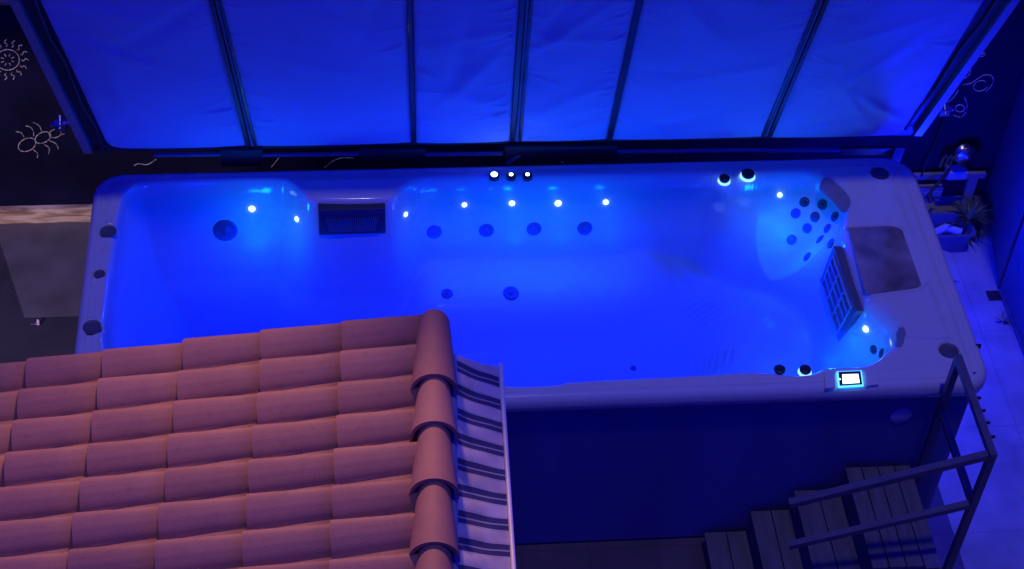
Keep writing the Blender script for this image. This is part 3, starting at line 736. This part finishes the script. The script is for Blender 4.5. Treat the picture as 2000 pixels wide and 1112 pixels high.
# ------------------------------------------------------------------ tiled roof building in front
ZR = 3.50
RA = at_z(848, 640, ZR); RB = at_z(848, 1100, ZR)
er = (RA-RB).normalized(); lr = Vector((-er.y, er.x, 0)); SL = R(10.6)
ls = lr*math.cos(SL)+Vector((0, 0, -math.sin(SL))); nz_ = er.cross(ls).normalized()
if nz_.z < 0: nz_ = -nz_
C0 = at_z(812, 630, ZR-.06)
house = thing('garden_house', 'small outbuilding with purple lit terracotta tile roof, nearest the viewer', 'building', (RA.x-1.4, RA.y-2, 0))
FT = [0, .04, .10, .18, .27, .40, .6, .8, .92, 1]; ZT = [0, .50, .82, .97, 1, .93, .75, .47, .25, .0]
tones = []
tv = []; tf = []
def tile(o, dl_, dc, tone):
    """one roll tile: dl_ down the slope, dc across (away from the far verge)"""
    Lt, sp_, n_ = .43, .187, 18
    rows = []
    for (l_, lift, wd_, hh) in ((0, .0, .70, .066), (.2, .009, .78, .070), (.415, .019, .88, .074), (.427, .018, .885, .072), (.43, .008, .885, .062)):
        r_ = []
        for k_ in range(n_+1):
            f = k_/n_
            c_ = wd_*sp_*f; z_ = hh*float(np.interp(f, FT, ZT))
            r_.append(o+ls*(dl_+l_)-er*(dc+c_)+nz_*(lift+z_+.008))
        # pan
        for f, z_ in ((.0, .002), (.07, -.002), (.14, .0)):
            ff = max(wd_+.03, .9)+f; r_.append(o+ls*(dl_+l_)-er*(dc+ff*sp_)+nz_*(lift+z_+.004))
        rows.append(r_)
    b0_ = len(tv); w_ = len(rows[0])
    for r_ in rows: tv.extend(tuple(v) for v in r_)
    for i in range(len(rows)-1):
        for j in range(w_-1): tf.append((b0_+i*w_+j, b0_+i*w_+j+1, b0_+(i+1)*w_+j+1, b0_+(i+1)*w_+j))
    tones.extend([tone]*(len(rows)*w_))
NR, NCOL = 15, 8
for rI in range(NR):
    for cI in range(NCOL):
        j_ = random.uniform(-.006, .006)
        tile(C0+nz_*random.uniform(-.003, .004), -.10+.37*cI+j_, .187*rI+random.uniform(-.004, .004), random.uniform(.1, .38))
me = bpy.data.meshes.new('roof_slope'); me.from_pydata(tv, [], tf)
at = me.attributes.new('tone', 'FLOAT', 'POINT'); at.data.foreach_set('value', np.array(tones, np.float32))
bm = bmesh.new(); bm.from_mesh(me); bmesh.ops.recalc_face_normals(bm, faces=bm.faces); bm.to_mesh(me); bm.free()
for p in me.polygons: p.use_smooth = True
me.set_sharp_from_angle(angle=R(38))
ro = bpy.data.objects.new('roof_slope', me); C.objects.link(ro); me.materials.append(M_tile)
ro.parent = house; ro.matrix_parent_inverse = Matrix.Translation(-world_loc(house))
sold = ro.modifiers.new('thick', 'SOLIDIFY'); sold.thickness = .011; sold.offset = -1
# under-tile deck
dk = [C0-er*.02-ls*.1-nz_*.03, C0-er*2.85-ls*.1-nz_*.03, C0-er*2.85+ls*2.95-nz_*.03, C0-er*.02+ls*2.95-nz_*.03]
MB().prism(dk, -nz_, .07).build('roof_deck', M_house, house)
# verge caps along the right edge
capY = [(598, None), (738, 0), (830, 0), (945, 0), (1068, 0)]
def along(py): q = at_z(848, py, ZR+.09); return (RA-q).dot(er)
stops = [along(y) for y in (603, 736, 828, 940, 1064)]
stops += [stops[-1]+.30*k_ for k_ in range(1, 5)]
x_side = at_z(848, 700, ZR+.05)
base_pt = RA
for i in range(len(stops)-1):
    a_, b_ = stops[i], stops[i+1]
    m_ = MB(); n_ = 18; rows = []
    w0, w1 = .073, .104
    for (f, lift, ww, hh) in ((-.12 if i else 0, -.004, w0*.97, .085), (.0, .0, w0, .088), (.97, .016, w1, .092), (1.0, .016, w1*1.01, .093), (1.0, .004, w1*.90, .082)):
        d_ = a_+(b_-a_)*f
        rows.append([base_pt-er*d_+lr*(-ww*math.cos(math.pi*k_/n_))+Vector((0, 0, -.045+lift+(hh+.045)*math.sin(math.pi*k_/n_)**.8)) for k_ in range(n_+1)])
    vs = [v for r_ in rows for v in r_]; w_ = n_+1
    fs = [(i_*w_+j, i_*w_+j+1, (i_+1)*w_+j+1, (i_+1)*w_+j) for i_ in range(4) for j in range(n_)]
    m_.add(vs, fs, True)
    if i == 0: m_.add(rows[0], [tuple(range(w_))])
    o = m_.build('ridge_cap', M_tile, house)
    tn = random.uniform(.0, .5); at = o.data.attributes.new('tone', 'FLOAT', 'POINT'); at.data.foreach_set('value', np.full(len(o.data.vertices), tn, np.float32))
    o.data.set_sharp_from_angle(angle=R(50))
# walls of the outbuilding
wA = RA+lr*.10-er*.12; hw = []
for d_, s_ in ((0.05, -.02), (2.7, -.02), (2.7, 2.6), (.05, 2.6)): q = RA-er*d_+lr*(s_); hw.append(q)
def wallq(a_, b_, za, zb):
    n_ = Vector((0, 0, 1)).cross(b_-a_).normalized()*.0
    return [Vector((a_.x, a_.y, 0)), Vector((b_.x, b_.y, 0)), Vector((b_.x, b_.y, zb)), Vector((a_.x, a_.y, za))]
zh, zl = ZR-.13, ZR-.13-math.tan(SL)*2.62
wm = MB(); cz = [zh, zh, zl, zl]
wm.add([Vector((q.x, q.y, 0)) for q in hw]+[Vector((q.x, q.y, z_)) for q, z_ in zip(hw, cz)], [(0, 1, 5, 4), (1, 2, 6, 5), (2, 3, 7, 6), (3, 0, 4, 7), (4, 5, 6, 7)])
wm.build('wall', M_house, house)

# ------------------------------------------------------------------ striped awning hung on that wall
def stripe_mat():
    m, t, b = nodes('striped_canvas'); N = t.nodes; L = t.links
    at = N.new('ShaderNodeAttribute'); at.attribute_name = 'run'
    md = N.new('ShaderNodeMath'); md.operation = 'FRACT'; L.new(at.outputs['Fac'], md.inputs[0])
    rp = N.new('ShaderNodeValToRGB'); rp.color_ramp.interpolation = 'CONSTANT'; e = rp.color_ramp.elements
    cream = (.62, .59, .58, 1); navy = (.05, .055, .15, 1); lt = (.42, .42, .52, 1)
    e[0].position = 0; e[0].color = cream
    e[1].position = .27; e[1].color = lt
    for p_, c_ in ((.30, cream), (.33, navy), (.545, lt), (.60, navy), (.79, cream), (.82, lt), (.845, cream)):
        k_ = e.new(p_); k_.color = c_
    L.new(md.outputs[0], rp.inputs[0])
    tc = N.new('ShaderNodeTexCoord'); nz = N.new('ShaderNodeTexNoise'); nz.inputs['Scale'].default_value = 7; nz.inputs['Detail'].default_value = 6
    L.new(tc.outputs['Object'], nz.inputs[0])
    r2 = N.new('ShaderNodeValToRGB'); r2.color_ramp.elements[0].color = (.66, .6, .56, 1); r2.color_ramp.elements[0].position = .3; r2.color_ramp.elements[1].position = .6
    L.new(nz.outputs[0], r2.inputs[0])
    mx = N.new('ShaderNodeMix'); mx.data_type = 'RGBA'; mx.blend_type = 'MULTIPLY'; mx.inputs[0].default_value = .7
    L.new(rp.outputs[0], mx.inputs[6]); L.new(r2.outputs[0], mx.inputs[7]); L.new(mx.outputs[2], b.inputs['Base Color'])
    b.inputs['Roughness'].default_value = .9; return m
M_stripe = stripe_mat()
aw = thing('striped_awning', 'cream awning with navy stripes hung beside the tiled roof ridge', 'awning', tuple(RA+Vector((.2, -.8, -.4))))
a0 = at_z(884, 690, ZR-.06); b0 = at_z(973, 716, ZR-.28)
a1 = at_z(886, 1130, ZR-.06); b1 = at_z(999, 1130, ZR-.28)
nu, nv = 18, 150; vs = []; run = []; fs = []
for j in range(nv+1):
    f = j/nv*1.45; A_ = a0+(a1-a0)*f; B_ = b0+(b1-b0)*f; dist = (A_-a0).length
    ph = dist/.139
    for i in range(nu+1):
        u_ = i/nu; p = A_+(B_-A_)*u_; p = p+Vector((0, 0, -.016*math.sin(math.pi*u_)))
        fold = -.005*math.cos(2*math.pi*(ph-.55))*math.sin(math.pi*min(1, u_*1.2+.05))
        p = p+Vector((0, 0, fold)); vs.append(p); run.append(ph+.10-.26*u_+.05*math.sin(math.pi*u_)+.012*math.sin(9*u_+.7*ph))
for j in range(nv):
    for i in range(nu): q = j*(nu+1)+i; fs.append((q, q+1, q+nu+2, q+nu+1))
o = MB().add(vs, fs, True).build('canvas', M_stripe, aw); at = o.data.attributes.new('run', 'FLOAT', 'POINT'); at.data.foreach_set('value', np.array(run, np.float32))
MB().tube([b0+(b0-b1).normalized()*.01+Vector((.012, 0, 0)), b1+(b1-b0)*.45+Vector((.012, 0, 0))], .011, 10).build('front_bar', mat('white_enamel', (.75, .75, .75), .3), aw)
MB().tube([a0+Vector((0, 0, -.02)), a1+(a1-a0)*.45+Vector((0, 0, -.02))], .02, 10).build('roller', M_alu, aw)

# ------------------------------------------------------------------ small things at the right
fr0 = thing('metal_frame', 'low grey metal frame standing against the foot of the black wall', 'frame', (6.3, 3.2, 0))
zf = at_y(1860, 338, 3.19).z
xf = at_y(1932, 332, 3.19).x-.02
MB().box((5.75, 3.17, zf-.05), (xf, 3.205, zf)).build('top_bar', M_alu, fr0)
MB().box((xf-.13, 3.168, .0), (xf-.055, 3.20, zf-.052)).build('upright', M_alu, fr0)
MB().box((5.76, 3.17, .0), (5.81, 3.20, zf-.052)).build('upright', M_alu, fr0)
hr = thing('hose_reel', 'pale hose reel with shiny drum standing on the low metal frame', 'hose reel', tuple(at_y(1868, 330, 3.18)))
pbx = at_y(1868, 328, 3.18)
MB().box((pbx.x-.085, 3.10, zf+.001), (pbx.x+.075, 3.20, zf+.085)).build('base', M_reel, hr, bevel=.012)
pd = at_y(1885, 303, 3.14)
o = MB().lathe([(.085, -.03), (.088, -.02), (.06, -.012), (.058, .02), (.088, .028), (.085, .036), (.03, .038), (.02, .06), (0, .06)], pd, (.25, -1, .25), 32).build('drum', M_steel, hr)
pt = at_y(1852, 306, 3.14); m_ = MB()
for dx in (-.04, 0, .035): m_.tube([pt+Vector((dx, 0, -.10)), pt+Vector((dx, -.01, .0)), pt+Vector((dx+.012, -.03, .035))], .013, 8)
m_.build('connector', M_steel, hr)
ln = MB(); la = at_y(1856, 330, 3.05); lb = at_y(1812, 384, 2.85); lc = at_y(1820, 396, 2.80)
ln.tube([la, la+(lb-la)*.5+Vector((0, 0, .01)), lb], .014, 10); ln.tube([lb+Vector((0, 0, .015)), lc], .024, 10)
o = ln.build('spray_lance', M_dark); tag(o, 'dark spray lance leaning down from the hose reel', 'spray lance')
cbm = MB().tube([at_y(1843, 236, 3.2), at_y(1822, 290, 3.2), at_y(1806, 325, 3.15), at_y(1800, 345, 3.1)], .007, 6).build('black_cable', M_dark); tag(cbm, 'thin black cable hanging down the wall beside the raised cover', 'cable')

pl = at_z(1893, 462, 0)
yu = thing('spiky_plant', 'spiky dark leaved potted plant near the back right corner', 'plant', tuple(pl))
cx = at_y(1893, 428, pl.y); m_ = MB()
for k_ in range(64):
    a_ = 2*math.pi*k_/26+random.uniform(-.1, .1); ev = random.uniform(-.35, .95); Lf = random.uniform(.15, .235)
    d_ = Vector((math.cos(a_)*math.cos(ev), math.sin(a_)*math.cos(ev), math.sin(ev))); sd_ = d_.cross(Vector((0, 0, 1))).normalized()
    pts = [cx+d_*Lf*f+Vector((0, 0, -.06*f*f)) for f in (0, .35, .7, 1)]; wds = (.007, .013, .009, .001)
    vs = []
    for p_, w_ in zip(pts, wds): vs += [p_-sd_*w_, p_+Vector((0, 0, -.003)), p_+sd_*w_]
    m_.add(vs, [(i*3+j, i*3+j+1, i*3+j+4, i*3+j+3) for i in range(3) for j in range(2)], True)
m_.build('foliage', M_leaf, yu, fix=False)
MB().tube([(pl.x, pl.y, .1), cx], .014, 8).build('trunk', mat('bark', (.12, .09, .06), .9), yu)
MB().lathe([(.05, 0), (.075, .13), (.08, .14), (.07, .14), (.065, .12), (0, .12)], (pl.x, pl.y, 0), (0, 0, 1)).build('pot', M_pot, yu)

tb = thing('storage_tub', 'dark blue plastic tub on the path beside the spa', 'tub', tuple(at_z(1848, 478, 0)))
tp = at_z(1845, 482, 0); m_ = MB()
def rb(x0, y0, x1, y1, r_, z_):
    o = []
    for (cx_, cy_, a0_) in ((x0+r_, y0+r_, 180), (x1-r_, y0+r_, 270), (x1-r_, y1-r_, 0), (x0+r_, y1-r_, 90)):
        for i in range(6): t_ = R(a0_+18*i); o.append((cx_+r_*math.cos(t_), cy_+r_*math.sin(t_), z_))
    return o
cx_, cy_ = tp.x-.02, tp.y+.03
pr_ = ((.0, .0), (.0, .0), (.02, .19), (.035, .195), (.035, .21), (.01, .21), (-.02, .06))
rg = [rb(cx_-.17-d_, cy_-.10-d_, cx_+.17+d_, cy_+.10+d_, .05, z_) for d_, z_ in pr_[1:]]
k_ = len(rg[0]); m_.add([v for r_ in rg for v in r_], [(i*k_+j, i*k_+(j+1) % k_, (i+1)*k_+(j+1) % k_, (i+1)*k_+j) for i in range(len(rg)-1) for j in range(k_)]+[tuple(range((len(rg)-1)*k_, len(rg)*k_)), tuple(range(k_))], False)
m_.build('bin', M_tub, tb)
bt = MB(); bt.tube([(cx_-.1, cy_-.03, .15), (cx_+.0, cy_+.02, .16), (cx_+.12, cy_-.02, .14)], .035, 10); o = bt.build('rolled_cloth', mat('cloth', (.4, .42, .5), .9)); tag(o, 'pale rolled cloth lying in the dark blue tub', 'cloth')
for q, lab, h_ in (((1862, 520), 'pale folded board leaning against the spa cabinet next to the tub', .42), ):
    b_ = at_z(*q, 0); o = MB().add([(5.47, b_.y-.2, .42), (5.475, b_.y+.2, .42), (b_.x, b_.y+.22, .0), (b_.x, b_.y-.18, .0), (5.49, b_.y-.2, .43), (5.495, b_.y+.2, .43), (b_.x+.02, b_.y+.22, .0), (b_.x+.02, b_.y-.18, .0)],
        [(0, 1, 2, 3), (4, 5, 6, 7), (0, 1, 5, 4), (1, 2, 6, 5), (2, 3, 7, 6), (3, 0, 4, 7)]).build('leaning_board', mat('board', (.4, .4, .42), .6)); tag(o, lab, 'board')
dp = at_z(1942, 578, .006); o = MB(); o.box((dp.x-.055, dp.y-.05, .004), (dp.x+.05, dp.y+.05, .012))
o = o.build('drain_cover', M_dark, bevel=.002); tag(o, 'small dark square drain cover in the path beside the wall', 'drain cover')
for (q, nb, sc, lab) in (((1958, 628), 12, .10, 'small dark weed sprouting where the path meets the right wall'),):
    wp_ = at_z(*q, 0); m_ = MB()
    for k_ in range(nb):
        a_ = random.uniform(0, 6.28); d_ = Vector((math.cos(a_), math.sin(a_), random.uniform(.3, 1.2))).normalized(); s_ = d_.cross(Vector((0, 0, 1))).normalized()*.006
        L_ = sc*random.uniform(.7, 1.2); c_ = wp_
        m_.add([c_-s_*.4, c_+s_*.4, c_+d_*L_*.6+s_, c_+d_*L_*.6-s_, c_+d_*L_], [(0, 1, 2, 3), (3, 2, 4)])
    o = m_.build('weed', M_leaf, fix=False); tag(o, lab, 'plant')
lp_ = at_z(69, 634, 0); m_ = MB()
for k_ in range(5):
    c_ = lp_+Vector((random.uniform(-.02, .02), random.uniform(-.012, .012), .012)); P5 = [c_+Vector((random.uniform(-.02, .02), random.uniform(-.02, .02), random.uniform(-.01, .015))) for _ in range(4)]
    m_.add(P5, [(0, 1, 2), (0, 2, 3), (0, 3, 1), (1, 3, 2)])
o = m_.build('paper_scrap', M_paper); tag(o, 'crumpled white paper scrap on the dark ground at the left', 'litter')

# ------------------------------------------------------------------ light: night sky, faint warm light from the house side
wd_ = bpy.data.worlds.new('World'); S.world = wd_; wd_.use_nodes = True
t = wd_.node_tree; bg = t.nodes['Background']; sk = t.nodes.new('ShaderNodeTexSky'); sk.sky_type = 'NISHITA'; sk.sun_disc = False
SUN_EL, SUN_AZ = 80, 180      # azimuth the light comes from, clockwise from +Y
sk.sun_elevation = R(SUN_EL); sk.sun_rotation = R(SUN_AZ)
tn = t.nodes.new('ShaderNodeMix'); tn.data_type = 'RGBA'; tn.blend_type = 'MULTIPLY'; tn.inputs[0].default_value = 1
tn.inputs[7].default_value = (.010, .007, 1, 1)      # night: only the blue of the sky is left
t.links.new(sk.outputs[0], tn.inputs[6]); t.links.new(tn.outputs[2], bg.inputs[0]); bg.inputs[1].default_value = .145
sl = bpy.data.lights.new('sun', 'SUN'); sl.energy = .25; sl.angle = R(3); sl.color = (1, .87, .66)
so_ = bpy.data.objects.new('sun', sl); C.objects.link(so_)
dv = Vector((math.sin(R(SUN_AZ))*math.cos(R(SUN_EL)), math.cos(R(SUN_AZ))*math.cos(R(SUN_EL)), math.sin(R(SUN_EL))))
so_.rotation_euler = dv.to_track_quat('Z', 'Y').to_euler()

hl = bpy.data.lights.new('unseen_warm_lamp', 'SPOT'); hl.energy = 640; hl.shadow_soft_size = .18; hl.color = (1, .47, .18); hl.spot_size = R(70); hl.spot_blend = .6  # unseen spot added for the warm tint on tiles and awning
ho = bpy.data.objects.new('unseen_warm_lamp', hl); C.objects.link(ho); ho.location = (1.2, .8, 6.6)
ho.rotation_euler = (Vector((1.2, .8, 6.6))-Vector((.3, -4.5, 3.3))).to_track_quat('Z', 'Y').to_euler()
pl_ = bpy.data.lights.new('path_lamp', 'SPOT'); pl_.energy = 420; pl_.shadow_soft_size = .12; pl_.color = (1, .66, .34); pl_.spot_size = R(46); pl_.spot_blend = .5
po = bpy.data.objects.new('path_lamp', pl_); C.objects.link(po); po.location = (-3.2, -1.2, 1.9)
po.rotation_euler = (Vector((-3.2, -1.2, 1.9))-Vector((-1.0, 3.2, -.1))).to_track_quat('Z', 'Y').to_euler()
S.view_settings.view_transform = 'Standard'; S.view_settings.look = 'None'; S.view_settings.exposure = 0; S.view_settings.gamma = 1
S.view_settings.use_curve_mapping = False
S.cycles.use_denoising = True
S.cycles.max_bounces = 12; S.cycles.diffuse_bounces = 6; S.cycles.transparent_max_bounces = 16
S.cycles.sample_clamp_indirect = 8
S.cycles.caustics_reflective = False; S.cycles.caustics_refractive = False
